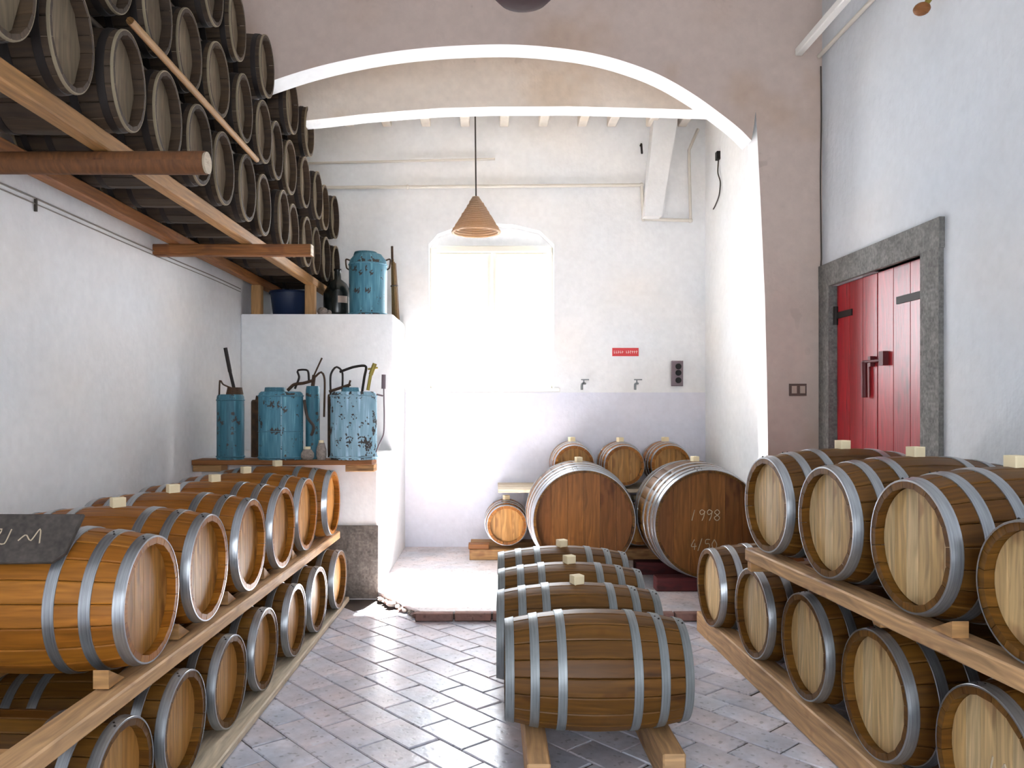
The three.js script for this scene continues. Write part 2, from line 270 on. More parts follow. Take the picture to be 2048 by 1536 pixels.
// ------------------------------------------------------------------ window
{
  const w = new THREE.Group(); w.name = 'window_1'; scene.add(w); w.userData = { kind: 'structure', label: 'bright white casement window in the far wall', category: 'window' };
  const D = 7.79, x0 = -0.6, x1 = 0.58, y0 = 1.55, y1 = 2.92, f = 0.055;
  part('frame', merge([beamBetween(V(x0, y0 + f / 2, D), V(x1, y0 + f / 2, D), f, 0.07), beamBetween(V(x0, y1 - f / 2, D), V(x1, y1 - f / 2, D), f, 0.07), beamBetween(V(x0 + f / 2, y0, D), V(x0 + f / 2, y1, D), f, 0.07), beamBetween(V(x1 - f / 2, y0, D), V(x1 - f / 2, y1, D), f, 0.07)]), M.frameWood, w);
  for (const [a, b] of [[x0 + f, -0.012], [0.0, x1 - f]]) {
    const c = part('casement', merge([beamBetween(V(a, y0 + f + 0.03, D - 0.02), V(b, y0 + f + 0.03, D - 0.02), 0.06, 0.04), beamBetween(V(a, y1 - f - 0.025, D - 0.02), V(b, y1 - f - 0.025, D - 0.02), 0.05, 0.04), beamBetween(V(a + 0.022, y0 + f, D - 0.02), V(a + 0.022, y1 - f, D - 0.02), 0.045, 0.04), beamBetween(V(b - 0.022, y0 + f, D - 0.02), V(b - 0.022, y1 - f, D - 0.02), 0.045, 0.04)]), M.frameWood, w);
    const pane = new THREE.PlaneGeometry(b - a - 0.07, y1 - y0 - 2 * f - 0.1); pane.translate((a + b) / 2, (y0 + y1) / 2, -(D - 0.015)); part('pane', pane, M.glass, c);
  }
  part('head_board', boxAt(x0, x1, y1, 3.14, D - 0.03, D + 0.03), M.plaster, w);
  part('lintel_rail', beamBetween(V(x0 + 0.06, 2.9, D - 0.06), V(x1 - 0.05, 2.9, D - 0.06), 0.06, 0.05), M.frameWood, w);
  part('sill', bar(1.3, 0.035, 0.2).translate(-0.01, 1.54, -(DB + 0.08)), M.whitePaint, w);
}
// ------------------------------------------------------------------ red door in the right wall
{
  const d = new THREE.Group(); d.name = 'door_1'; scene.add(d); d.userData = { kind: 'structure', label: 'glossy red double door with iron straps in a grey stone frame', category: 'door' };
  const fx = XR - 0.025;
  part('jamb', fixUV(boxAt(fx, XR + 0.12, 0, 2.175, 5.18, 5.335)), M.stone, d);
  part('jamb', fixUV(boxAt(fx, XR + 0.12, 0, 2.175, 3.9, 4.07)), M.stone, d);
  part('lintel', fixUV(boxAt(fx - 0.002, XR + 0.12, 2.175, 2.325, 3.89, 5.335)), M.stone, d);
  part('light_stop', boxAt(XR + 0.09, XR + 0.12, 0, 2.175, 4.05, 5.2), M.black, d);  // added unseen panel that keeps outside light out of the board seams
  for (const [d0, d1] of [[4.085, 4.625], [4.632, 5.172]]) {
    const leaf = part('door_leaf', boxAt(XR + 0.055, XR + 0.07, 0.02, 2.172, d0, d1), M.redPaint[1], d);
    const n = 3, w = (d1 - d0) / n;
    for (let i = 0; i < n; i++) { const g = bar(2.15, w - 0.002, 0.028, 0.0025, i + d0); g.rotateX(Math.PI / 2); g.rotateZ(Math.PI / 2); g.rotateY(0); const m = part('board', g, M.redPaint[i], leaf); m.position.set(XR + 0.042, 1.097, -(d0 + w * (i + 0.5))); }
  }
  for (const [y, a, b] of [[1.98, 4.1, 4.4], [0.5, 4.1, 4.4], [1.98, 4.95, 5.16], [0.5, 4.95, 5.16]]) part('strap_hinge', merge([boxAt(XR + 0.02, XR + 0.028, y - 0.02, y + 0.02, a, b), straight(V(XR + 0.018, y - 0.06, a < 4.5 ? 4.08 : 5.17), V(XR + 0.018, y + 0.06, a < 4.5 ? 4.08 : 5.17), 0.016)]), M.darkIron, d);
  part('bolt', merge([straight(V(XR + 0.005, 1.66, 4.52), V(XR + 0.005, 1.66, 4.76), 0.01), boxAt(XR - 0.004, XR + 0.03, 1.63, 1.71, 4.5, 4.55), boxAt(XR, XR + 0.03, 1.63, 1.69, 4.66, 4.69), straight(V(XR + 0.002, 1.66, 4.74), V(XR + 0.002, 1.45, 4.735), 0.018)]), M.redIron, d);
}

// ------------------------------------------------------------------ barrels
// A barrel lies along x with its faced head at +x; origin under the middle of the belly.
function revolve(profile, seg) { const g = new THREE.LatheGeometry(profile.map(([x, r]) => new THREE.Vector2(r, x)), seg); g.rotateZ(-Math.PI / 2); return g; }   // profile [x, r] turned about the x axis
function staveGeo(L, Rb, Rh, N, th, seed) {
  const rad = (t) => Rb - (Rb - Rh) * (2 * t) ** 2, a = Math.PI / N, S = 10, gap = 0.0011, pos = [], uv = [], o = seed * 0.173;
  const ring = (t) => { const r = rad(t), e = a - gap / r; return [[-e, r - 0.003], [-e * 0.88, r], [0, r], [e * 0.88, r], [e, r - 0.003], [e, r - th], [-e, r - th]].map(([q, s]) => [t * L, s * Math.cos(q), s * Math.sin(q), q * Rb]); };
  const rows = []; for (let i = 0; i <= S; i++) rows.push(ring(-0.5 + i / S));
  const put = (p) => { pos.push(p[0], p[1], p[2]); uv.push(p[0] + o * 3, p[3] + o); };
  for (let i = 0; i < S; i++) for (let k = 0; k < 7; k++) { const n = (k + 1) % 7, A = rows[i][k], B = rows[i + 1][k], C = rows[i + 1][n], E = rows[i][n]; for (const p of [A, C, B, A, E, C]) put(p); }
  for (const [rw, flip] of [[rows[0], false], [rows[S], true]]) for (const [k, l, m] of [[6, 0, 1], [6, 1, 2], [6, 2, 5], [5, 2, 3], [5, 3, 4]]) for (const p of flip ? [rw[k], rw[l], rw[m]] : [rw[k], rw[m], rw[l]]) put(p);
  const g = new THREE.BufferGeometry(); g.setAttribute('position', new THREE.Float32BufferAttribute(pos, 3)); g.setAttribute('uv', new THREE.Float32BufferAttribute(uv, 2));
  return toCreasedNormals(g, 0.6);
}
function hoopGeo(L, Rb, Rh, t, w) { const rad = (q) => Rb - (Rb - Rh) * (2 * q) ** 2 + 0.0005, x = t * L, a = x - w / 2, b = x + w / 2, ra = rad(a / L), rb = rad(b / L), th = 0.0032; return toCreasedNormals(revolve([[a, ra - 0.003], [a, ra + th - 0.001], [a + 0.001, ra + th], [b - 0.001, rb + th], [b, rb + th - 0.001], [b, rb - 0.003]], 56).toNonIndexed(), 0.5); }
function plankGeo(z0, z1, Rr, th, off) {
  const pts = [], n = 7, yy = (z) => Math.sqrt(Math.max(0, Rr * Rr - z * z)), a = Math.max(z0 + 0.0008, -Rr), b = Math.min(z1 - 0.0008, Rr);
  for (let i = 0; i <= n; i++) { const z = mix(a, b, i / n); pts.push([z, yy(z)]); } for (let i = n; i >= 0; i--) { const z = mix(a, b, i / n); pts.push([z, -yy(z)]); }
  const g = new THREE.ExtrudeGeometry(poly(pts), { depth: th, bevelEnabled: false }), p = g.attributes.position, uv = g.attributes.uv;
  for (let i = 0; i < p.count; i++) uv.setXY(i, p.getY(i) + off, p.getX(i) + off * 0.6);
  g.rotateY(Math.PI / 2); return g;       // shape z -> world -z, face towards +x
}
function makeBarrel(name, o) {
  const { L, Rb, Rh, N = 20, staves = true, planks = true, hoops = [0.478, 0.345, 0.2], hoopW = 0.036, set, heads, hoopMat = M.zinc, bung = true, rivets = true, th = 0.024, inset = 0.034, seed = 1 } = o;
  const g = new THREE.Group(); g.name = name; const c = new THREE.Vector3(0, Rb, 0), r = rng(seed * 31 + 7);
  const sg = [1, 2, 3, 4, 5].map((k) => staveGeo(L, Rb, Rh, N, th, k + seed * 5));
  if (staves) for (let i = 0; i < N; i++) { const m = part('stave', sg[i % 5], set[Math.floor(r() * set.length)], g); m.position.copy(c); m.rotation.x = (i / N) * Math.PI * 2; }
  else part('body', merge(Array.from({ length: N }, (_, i) => { const q = sg[i % 5].clone(); q.rotateX((i / N) * Math.PI * 2); q.translate(0, Rb, 0); return q; })), set[0], g);
  for (const t of hoops) for (const s of [1, -1]) {
    const h = part('hoop', hoopGeo(L, Rb, Rh, t * s, hoopW), hoopMat, g); h.position.copy(c);
    if (rivets && s > 0 && t > 0.3) for (const k of [0, 1]) { const q = new THREE.SphereGeometry(0.0045, 6, 4), rr = Rb - (Rb - Rh) * (2 * t) ** 2 + 0.003, an = 0.12 + k * 0.09; q.translate(t * L + (k - 0.5) * 0.012, rr * Math.cos(an), rr * Math.sin(an)); part('rivet', q, M.darkIron, h); }
  }
  const Ri = Rh - th + 0.003, hx = L / 2 - inset;
  const disc = new THREE.CylinderGeometry(Ri, Ri, 0.012, 40); disc.rotateZ(Math.PI / 2);
  const back = part('head', disc, heads[0], g); back.position.set(-hx + 0.006, Rb, 0);
  if (planks) {
    const f = part('head', disc, heads[1 % heads.length], g); f.position.set(hx - 0.02, Rb, 0);
    const n = 6; for (let i = 0; i < n; i++) { const a = -Ri + (2 * Ri * i) / n, b = -Ri + (2 * Ri * (i + 1)) / n, m = part('head_plank', plankGeo(a, b, Ri, 0.013, seed * 0.31 + i * 0.77), heads[Math.floor(r() * heads.length)], f); m.position.set(0.006, 0, 0); }
  } else { const q = plankGeo(-Ri, Ri, Ri, 0.014, seed * 0.4); const m = part('head', q, heads[0], g); m.position.set(hx - 0.014, Rb, 0); }
  if (bung) { const b = bar(0.052, 0.045, 0.052, 0.004, seed); const m = part('bung', b, M.cork, g); m.position.set((r() - 0.5) * 0.01, 2 * Rb + 0.014, 0); m.rotation.y = r(); }
  return g;
}
const recolour = (g, set, r) => g.traverse((m) => { if (m.name === 'stave') m.material = set[Math.floor(r() * set.length)]; });
function row(proto, spots, labelOf, group, set) {   // spots: [headX, centreY, D, turn]; the head's middle is at (headX, D)
  const { L, Rb } = proto.dims, r = rng(Math.round(spots.length * 97 + L * 1000 + spots[0][2] * 10));
  return spots.map(([hx, cy, D, turn], i) => {
    const dx = Math.cos(turn), dz = -Math.sin(turn);
    const g = proto.obj.clone(true); g.name = numbered(proto.obj.name); scene.add(g); g.userData = {};
    g.position.set(hx - dx * L / 2, cy - Rb, -D - dz * L / 2); g.rotation.y = turn;
    if (set) recolour(g, set, r);
    tag(g, labelOf(i), 'barrel', group); return g;
  });
}
const proto = (name, o) => ({ obj: makeBarrel(name, o), dims: o });
const P = {
  left: proto('oak_barrel', { L: 0.76, Rb: 0.25, Rh: 0.213, set: oakWarm, heads: headWarm, seed: 1 }),
  leftLow: proto('oak_barrel', { L: 0.68, Rb: 0.207, Rh: 0.188, set: oakHoney, heads: headWarm, bung: false, seed: 2 }),
  right: proto('oak_barrel', { L: 0.74, Rb: 0.255, Rh: 0.212, set: oakHoney, heads: headPale, seed: 3 }),
  rightSmall: proto('oak_barrel', { L: 0.68, Rb: 0.215, Rh: 0.185, set: oakHoney, heads: headPale, seed: 4 }),
  rightLow: proto('oak_barrel', { L: 0.74, Rb: 0.255, Rh: 0.22, set: oakHoney, heads: headPale, bung: false, seed: 5 }),
  centre: proto('oak_barrel', { L: 0.73, Rb: 0.232, Rh: 0.19, set: oakHoney, heads: headWarm, hoopMat: M.zincDull, seed: 6 }),
  big: proto('large_oak_cask', { L: 0.82, Rb: 0.425, Rh: 0.39, N: 28, hoops: [0.475, 0.4, 0.3, 0.16], hoopW: 0.042, set: oakHoney, heads: headBrown, seed: 7, th: 0.02, inset: 0.03 }),
  small: proto('small_oak_barrel', { L: 0.5, Rb: 0.2, Rh: 0.172, N: 16, hoops: [0.47, 0.3, 0.16], hoopW: 0.026, set: oakHoney, heads: headWarm, seed: 8, rivets: false }),
  old: proto('old_oval_cask', { L: 0.62, Rb: 0.205, Rh: 0.188, N: 18, th: 0.016, inset: 0.045, staves: false, planks: false, hoops: [0.42, 0.25], hoopW: 0.03, hoopMat: M.darkIron, set: oakGrey, heads: headGrey, bung: false, rivets: false, seed: 9 }),
};
P.old.obj.traverse((m) => { if (m.isMesh) { m.geometry = m.geometry.clone(); } });
for (const s of [1, -1]) part('rim', hoopGeo(0.62, 0.206, 0.189, 0.491 * s, 0.011), M.pineGrey, P.old.obj).position.y = 0.205;
const oldVariants = [0, 1, 2].map((k) => { const g = P.old.obj.clone(true); g.traverse((m) => { if (m.name === 'body') m.material = oakGrey[k]; if (m.name === 'head') m.material = headGrey[k % 2]; }); return g; });

// left rack, upper row (counted from the masonry counter)
const leftRailX = (D) => -1.186 + 0.027 * (D - 2.12);
const LU = [5.42, 4.87, 4.35, 3.83, 3.3, 2.77];
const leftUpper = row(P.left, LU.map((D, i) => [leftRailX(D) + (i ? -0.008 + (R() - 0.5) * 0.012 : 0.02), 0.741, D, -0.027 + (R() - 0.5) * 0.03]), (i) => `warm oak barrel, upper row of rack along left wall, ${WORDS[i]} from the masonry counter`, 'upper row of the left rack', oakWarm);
// left rack, lower row
const LL = [5.36, 4.82, 4.36, 3.85, 3.4, 2.95, 2.5, 2.05];
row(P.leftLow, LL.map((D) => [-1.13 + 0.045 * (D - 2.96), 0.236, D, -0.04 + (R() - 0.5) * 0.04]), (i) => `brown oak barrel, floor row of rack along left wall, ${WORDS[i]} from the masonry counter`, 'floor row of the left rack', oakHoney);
// right rack, upper row (counted from the arch)
const RU = [[1.24, 0.955, 3.64], [1.29, 0.955, 3.11], [1.345, 0.955, 2.59]];
row(P.right, RU.map(([x, y, D]) => [x, y, D, Math.PI + 0.095 + (R() - 0.5) * 0.03]), (i) => `pale-headed oak barrel, upper row of rack by red door, ${WORDS[i]} from the arch`, 'upper row of the right rack', oakHoney);
row(P.rightSmall, [[1.39, 0.925, 2.08, Math.PI + 0.095]], () => 'smaller oak barrel ending the upper row of rack by red door', 'upper row of the right rack', oakHoney);
const RL = [[1.27, 0.335, 4.7], [1.31, 0.355, 4.05], [1.33, 0.375, 3.43], [1.345, 0.39, 2.83], [1.37, 0.4, 2.23]];
const rightLower = row(P.rightLow, RL.map(([x, y, D]) => [x, y, D, Math.PI + 0.05 + (R() - 0.5) * 0.03]), (i) => `oak barrel with grey hoops, floor row of rack by red door, ${WORDS[i]} from the arch`, 'floor row of the right rack', oakHoney);
// middle row on two runners (axis across the aisle), counted from the near end of the runners
const CR = [[0.425, 3.18], [0.392, 3.66], [0.402, 4.13], [0.405, 4.61]];
const aisle = row(P.centre, CR.map(([x, D], i) => [x + 0.358, 0.362, D, (R() - 0.5) * 0.02]), (i) => i ? `oak barrel lying across two runners in mid aisle, ${['second', 'third', 'fourth'][i - 1]} of four from runner ends` : 'oak barrel wholly in view at the open end of the aisle runners', 'barrels in the middle of the aisle', oakHoney);
aisle[0].scale.x = 0.965; aisle[0].position.x -= 0.016;
aisle[0].remove(aisle[0].children.find((m) => m.name === 'bung'));   // its bung is turned away
// large casks beyond the arch, heads towards the aisle (turn so that the faced head looks at the camera)
const bigs = row(P.big, [[0.7, 0.515, 6.1, -Math.PI / 2], [1.555, 0.545, 5.74, -Math.PI / 2]], (i) => ['large cask with plain brown head beyond the arch, white hoops', 'large cask with chalked date on brown head beside rack under arch'][i], 'large casks beyond the arch');
// small barrels by the far wall
row(P.small, [[0.72, 0.869, 7.03, -Math.PI / 2], [1.15, 0.869, 6.97, -Math.PI / 2], [1.57, 0.869, 7.03, -Math.PI / 2]], (i) => ['small orange barrel on far shelf above the plain large cask', 'small orange barrel in the middle of three on far shelf', 'small orange barrel on far shelf above the chalked large cask'][i], 'small barrels on the far shelf', oakWarm);
row(P.small, [[0.125, 0.344, 7.0, -Math.PI / 2], [0.72, 0.344, 7.02, -Math.PI / 2], [1.29, 0.344, 7.0, -Math.PI / 2]], (i) => ['small orange barrel on low planks left of plain large cask', 'small orange barrel on low planks behind plain large cask', 'small orange barrel on low planks between the two large casks'][i], 'small barrels on the low planks', oakWarm);

// chalk writing on heads: strokes as thin raised marks
function chalk(parent, strokes, x, cy, scale) {   // strokes in the plane of the head: [u right, v up]
  const geos = strokes.map((s) => { const g = tube(s.map(([u, v]) => new THREE.Vector3(x, cy + v * scale, -u * scale)), 0.0032, s.length * 5, 5, 0.5); return g; });
  for (const g of geos) part('chalk_mark', g, M.chalk, parent);
}
const dig = { 1: [[[0, 0], [0.25, 1]]], 9: [[[0.5, 0.85], [0.25, 1], [0.05, 0.8], [0.2, 0.55], [0.5, 0.75], [0.5, 0.85], [0.42, 0.4], [0.25, 0]]], 8: [[[0.3, 0.5], [0.05, 0.75], [0.3, 1], [0.52, 0.75], [0.3, 0.5], [0.02, 0.25], [0.28, 0], [0.52, 0.25], [0.3, 0.5]]], 4: [[[0.35, 1], [0.05, 0.35], [0.55, 0.35]], [[0.4, 0.65], [0.35, 0]]], '/': [[[0, -0.1], [0.4, 1.1]]], 5: [[[0.5, 1], [0.12, 0.98], [0.08, 0.6], [0.4, 0.6], [0.45, 0.25], [0.2, 0], [0.02, 0.1]]], 0: [[[0.25, 1], [0.02, 0.5], [0.25, 0], [0.48, 0.5], [0.25, 1]]] };
const word = (t, u, v, k = 1) => [...t].flatMap((ch, i) => dig[ch].map((s) => s.map(([a, b]) => [u + (i * 0.68 + a) * k, v + b * k])));
const bigX = 0.41 - 0.03 + 0.0005;
chalk(bigs[1], [...word('1998', -1.5, 0.3), ...word('4/50', -1.6, -2.4, 0.95)], bigX, 0.425, 0.078);
chalk(rightLower[4], word('10', -0.4, -0.6, 1), 0.37 - 0.034 + 0.0005, 0.255, 0.07);

// overhead casks: three tiers on the beams, heads to +x
const casks = (tier, base, list) => list.forEach(([D, dx = 0], i) => {
  const g = oldVariants[Math.floor(R() * 3)].clone(true); g.name = numbered('old_oval_cask'); scene.add(g);
  g.position.set(-1.43 - 0.31 + dx, base, -D); g.scale.set(1, 1, 0.78); g.rotation.y = (R() - 0.5) * 0.06;
  tag(g, `dark oval cask, ${tier} tier of the overhead shelf, ${WORDS[i]} from the far wall`, 'cask', `${tier} tier of overhead casks`);
});
const range = (a, b, n) => Array.from({ length: n }, (_, i) => [mix(a, b, i / (n - 1)) + (i && i < n - 1 ? (R() - 0.5) * 0.03 : 0), (R() - 0.5) * 0.04]);
casks('lowest', 2.465, range(7.38, 1.95, 15));
casks('middle', 2.902, range(7.3, 2.28, 14));
casks('top', 3.338, [[6.27, 0], [5.75, 0], [5.06, 0.01], [4.5, 0.0], [4.08, 0.01], [3.68, 0], [3.28, 0]]);

// ------------------------------------------------------------------ timbers of the overhead shelf
for (const [x, name, lab] of [[-1.535, 'long_beam', 'long pine beam carrying the casks at the open edge of the overhead shelf'], [-1.985, 'long_beam', 'long pine beam carrying the casks close to the left wall']]) solo(name, beamBetween(V(x, 2.442, 1.2), V(x, 2.442, 7.58), 0.07, 0.07, x), x < -1.7 ? M.pineOld : M.beamGold, lab, 'beam', 'long beams of the overhead shelf');
{
  const c1 = thing('cross_beam', 'dark round-ended cross beam under the overhead shelf, nearer the entrance', 'beam', [0, 0, 0], 0, 'cross beams of the overhead shelf');
  const g = new THREE.CylinderGeometry(0.043, 0.046, 1.0, 16); g.rotateZ(Math.PI / 2); g.translate(-1.63, 2.363, -3.15); part('log', g, M.logDark, c1);
  const e = new THREE.CylinderGeometry(0.04, 0.043, 0.012, 16); e.rotateZ(Math.PI / 2); e.translate(-1.126, 2.363, -3.15); part('cut_end', e, M.pinePale, c1);
  const c2 = thing('cross_beam', 'square reddish cross beam under the overhead shelf, nearer the far wall', 'beam', [0, 0, 0], 0, 'cross beams of the overhead shelf');
  part('timber', beamBetween(V(-2.12, 2.37, 5.0), V(-1.13, 2.37, 5.0), 0.07, 0.07, 3), M.pineOld, c2);
  part('cut_end', bar(0.006, 0.066, 0.066, 0.001).translate(-1.128, 2.37, -5.0), M.pinePale, c2);
}
for (const [x, lab] of [[-1.535, 'short post on the masonry counter at the open edge of the overhead shelf'], [-1.985, 'short post on the masonry counter close to the left wall']]) solo('post', beamBetween(V(x, 2.16, 6.75), V(x, 2.407, 6.75), 0.075, 0.085, x), M.pineB, lab, 'post', 'posts of the overhead shelf');
for (const [y, a, b, x, lab] of [[2.888, 2.0, 5.0, -1.55, 'thin pale pole wedged between the lowest and middle cask tiers'], [2.888, 5.0, 7.5, -1.55, 'thin pole between the lowest and middle cask tiers, towards the far wall'], [2.888, 1.7, 7.5, -1.97, 'thin pole between lowest and middle cask tiers close to left wall'], [3.325, 3.0, 6.6, -1.55, 'thin pole wedged between the middle and top cask tiers'], [3.325, 3.0, 6.6, -1.97, 'thin pole between middle and top cask tiers close to left wall']]) solo('pole', straight(V(x, y, a), V(x + 0.02, y, b), 0.013), oakGrey[2], lab, 'pole');
solo('pole', straight(V(-1.405, 2.9, 3.1), V(-1.40, 2.86, 4.75), 0.016), M.pineB, 'slanting pale pole lying across the heads of the overhead casks', 'pole');

// ------------------------------------------------------------------ timbers of the racks
const railL = (x, y0, y1, d0, d1, w, mat, lab, slope, name = 'rack_rail') => solo(name, beamBetween(V(x(d0), (y0 + y1) / 2, d0), V(x(d1), (y0 + y1) / 2 + slope, d1), y1 - y0, w, d0), mat, lab, 'rail', 'rails of the barrel racks');
railL((D) => leftRailX(D) - 0.05, 0.448, 0.503, 2.0, 5.72, 0.1, M.pine, 'long pale rail under the upper barrel row along the left wall, aisle side', 0);
railL((D) => leftRailX(D) - 0.62, 0.446, 0.49, 2.0, 5.72, 0.1, M.pineB, 'long rail under the upper barrel row along the left wall, wall side', 0);
solo('cross_timber', beamBetween(V(-1.755, 0.473, 2.1), V(-1.29, 0.473, 2.1), 0.046, 0.08, 2), M.pineB, 'cross timber tying the left rack rails at their open end', 'timber');
solo('floor_plank', beamBetween(V(-1.17, 0.02, 1.7), V(-1.12, 0.02, 5.7), 0.035, 0.2, 4), M.pinePale, 'pale floor plank under the barrels along the left wall', 'plank');
solo('floor_plank', beamBetween(V(-1.66, 0.02, 1.7), V(-1.6, 0.02, 5.7), 0.035, 0.2, 5), M.pineB, 'floor plank under the left barrels close to the wall', 'plank');
const rightRailX = (D) => 1.374 - 0.095 * (D - 2.14);
railL((D) => rightRailX(D) + 0.05, 0.662, 0.722, 1.5, 3.85, 0.1, M.pine, 'pale rail under the upper barrel row by the red door, aisle side', 0);
railL((D) => rightRailX(D) + 0.6, 0.652, 0.705, 1.5, 3.85, 0.1, M.pineB, 'rail under the upper barrel row by the red door, wall side', 0);
for (const [o, lab] of [[0.06, 'pale timber on the floor under the right rack, aisle side'], [0.58, 'timber on the floor under the right rack, wall side']]) solo('floor_timber', beamBetween(V(1.375 + o, 0.08, 1.8), V(1.27 + o, 0.052, 5.0), 0.13, 0.11, o), o < 0.3 ? M.pine : M.pineB, lab, 'timber', 'floor timbers of the right rack');
for (const [D, h] of [[2.83, 0.02], [4.05, 0.05]]) solo('shim', bar(0.1, h + 0.012, 0.06).translate(rightRailX(Math.min(D, 3.95)) + 0.1, 0.662 - (h + 0.012) / 2, -Math.min(D, 3.9)), M.pineB, `small wooden shim between floor-row barrel and rail, ${D < 3 ? 'towards the entrance' : 'towards the arch'}`, 'shim', 'shims of the right rack');
// wedges that keep upper barrels from rolling
LU.slice(1).forEach((D, i) => { const g = new THREE.ExtrudeGeometry(poly([[-0.05, 0], [0.06, 0], [-0.05, 0.06]]), { depth: 0.05, bevelEnabled: false }); fixUV(g); g.rotateY(Math.PI / 2); g.translate(leftRailX(D) - 0.1, 0.51, -D + 0.18); solo('wedge', g, M.pineB, `small wooden wedge on left rail beside the ${WORDS[i + 1]} barrel from the counter`, 'wedge', 'wedges on the left rail'); });
RU.forEach(([x, , D], i) => { if (i < 2) return; const g = new THREE.ExtrudeGeometry(poly([[-0.05, 0], [0.06, 0], [-0.05, 0.05]]), { depth: 0.05, bevelEnabled: false }); fixUV(g); g.rotateY(Math.PI / 2); g.translate(rightRailX(D) + 0.03, 0.722, -D + 0.17); solo('wedge', g, M.pineB, `small wooden wedge on right rail beside the ${WORDS[i]} barrel from the arch`, 'wedge'); });
// runners in the aisle
for (const [x, d0, lab] of [[0.165, 2.84, 'square pine runner under the aisle barrels, end towards the left rack'], [0.635, 2.92, 'square pine runner under the aisle barrels, end towards the right rack']]) solo('runner', beamBetween(V(x + (x > 0.4 ? 0.03 : 0), 0.069, d0), V(x, 0.069, 4.95), 0.136, 0.085, x * 5), M.pine, lab, 'runner', 'runners of the aisle barrels');
// far shelf, low planks, and the red chocks of the large casks
{
  const s = thing('plank_shelf', 'low plank shelf by the far wall holding three small barrels', 'shelf', [0, 0.05, 7.2]);
  [0.12, -0.07, -0.26].forEach((z, k) => part('plank', bar(1.9, 0.035, 0.17, 0.004, k).translate(1.0, 0.5975, z), M.pinePale, s));
  for (const x of [0.42, 1.0, 1.58, 1.92]) part('trestle', merge([bar(0.05, 0.1, 0.5).translate(x, 0.53, -0.07), bar(0.05, 0.48, 0.1).translate(x, 0.24, -0.02)]), M.pine, s);
}
for (const [x0, x1, y, D, lab] of [[-0.2, 1.5, 0.095, 7.03, 'reddish plank laid under the low small barrels, aisle side'], [-0.2, 1.5, 0.095, 7.42, 'reddish plank laid under the low small barrels, wall side']]) solo('low_plank', bar(x1 - x0, 0.09, 0.16, 0.005, D).translate((x0 + x1) / 2, y, -D), M.pineB, lab, 'plank', 'low planks by the far wall');
solo('low_plank', bar(0.18, 0.04, 0.12, 0.004, 2).translate(-0.12, 0.16, -7.04), M.pineOld, 'short offcut lying on the end of the reddish low plank', 'plank');
for (const [x, w, d, h, D, lab] of [[1.44, 0.5, 0.13, 0.1, 5.86, 'dark red chock beam under the chalked cask, aisle side'], [1.44, 0.6, 0.13, 0.1, 6.42, 'dark red chock beam under the chalked cask, wall side'], [0.7, 0.6, 0.13, 0.07, 6.28, 'dark red chock beam under the plain large cask, aisle side'], [0.7, 0.6, 0.13, 0.07, 6.8, 'dark red chock beam under the plain large cask, wall side']]) solo('chock_beam', bar(w, h, d, 0.006, x).translate(x, 0.05 + h / 2, -D), M.redWood, lab, 'beam', 'chock beams of the large casks');

// ------------------------------------------------------------------ slate on the barrel at the open end of the left rack
{
  const s = thing('slate_board', 'dark slate board with chalk scrawl leaning on a left rack barrel', 'board', [-1.62, 0.905, 2.555], 0.06);
  const sh = poly([[-0.27, 0], [0.21, 0], [0.245, 0.03], [0.27, 0.16], [-0.27, 0.165]]);
  const g = new THREE.ExtrudeGeometry(sh, { depth: 0.014, bevelEnabled: true, bevelThickness: 0.003, bevelSize: 0.003, bevelSegments: 1 }); fixUV(g); g.rotateX(-0.55); part('board', g, M.slate, s);
  const st = [[[-0.02, 0.06], [0.0, 0.1], [0.03, 0.11], [0.02, 0.07], [0.05, 0.06], [0.06, 0.11]], [[0.09, 0.07], [0.11, 0.09], [0.13, 0.07], [0.15, 0.11], [0.16, 0.06]], [[-0.12, 0.07], [-0.09, 0.11], [-0.08, 0.06], [-0.05, 0.1]]];
  for (const q of st) part('chalk_mark', tube(q.map(([a, b]) => new THREE.Vector3(a, b, 0.018)), 0.0022, 24, 5).rotateX(-0.55), M.chalk, s);
}

// ------------------------------------------------------------------ board and tins on the masonry counter
{
  const s = thing('counter_board', 'orange-brown board fixed along the front edge of the masonry counter', 'board', [0, 0.935, 5.7]);
  part('board', bar(1.26, 0.034, 0.26, 0.004, 2).translate(-1.472, 0.065, -0.015), M.pineOld, s);
  for (const x of [-2.0, -0.93]) part('batten', bar(0.2, 0.048, 0.14, 0.004, x).translate(x, 0.024, 0.03), M.pineB, s);
}
function oval(w, d, h, shoulder = 0.03, neck = 0) {
  const pts = [[0, 0], [0.5, 0], [0.5, h - shoulder], [0.485, h - shoulder * 0.4], [0.44, h], [0.0, h + neck]].map(([r, y]) => new THREE.Vector2(r, y));
  const g = new THREE.LatheGeometry(pts, 36); g.scale(w, 1, d); const q = toCreasedNormals(g.toNonIndexed(), 0.7), uv = q.attributes.uv; for (let i = 0; i < uv.count; i++) uv.setXY(i, uv.getX(i) * w * 3, q.attributes.position.getY(i)); return q;
}
const ringO = (w, d, y, r) => { const g = new THREE.TorusGeometry(0.5, r / w, 8, 36); g.rotateX(Math.PI / 2); g.scale(w, w, d); g.translate(0, y, 0); return g; };
const v3 = (x, y, z) => new THREE.Vector3(x, y, z);
const TY = 1.017;
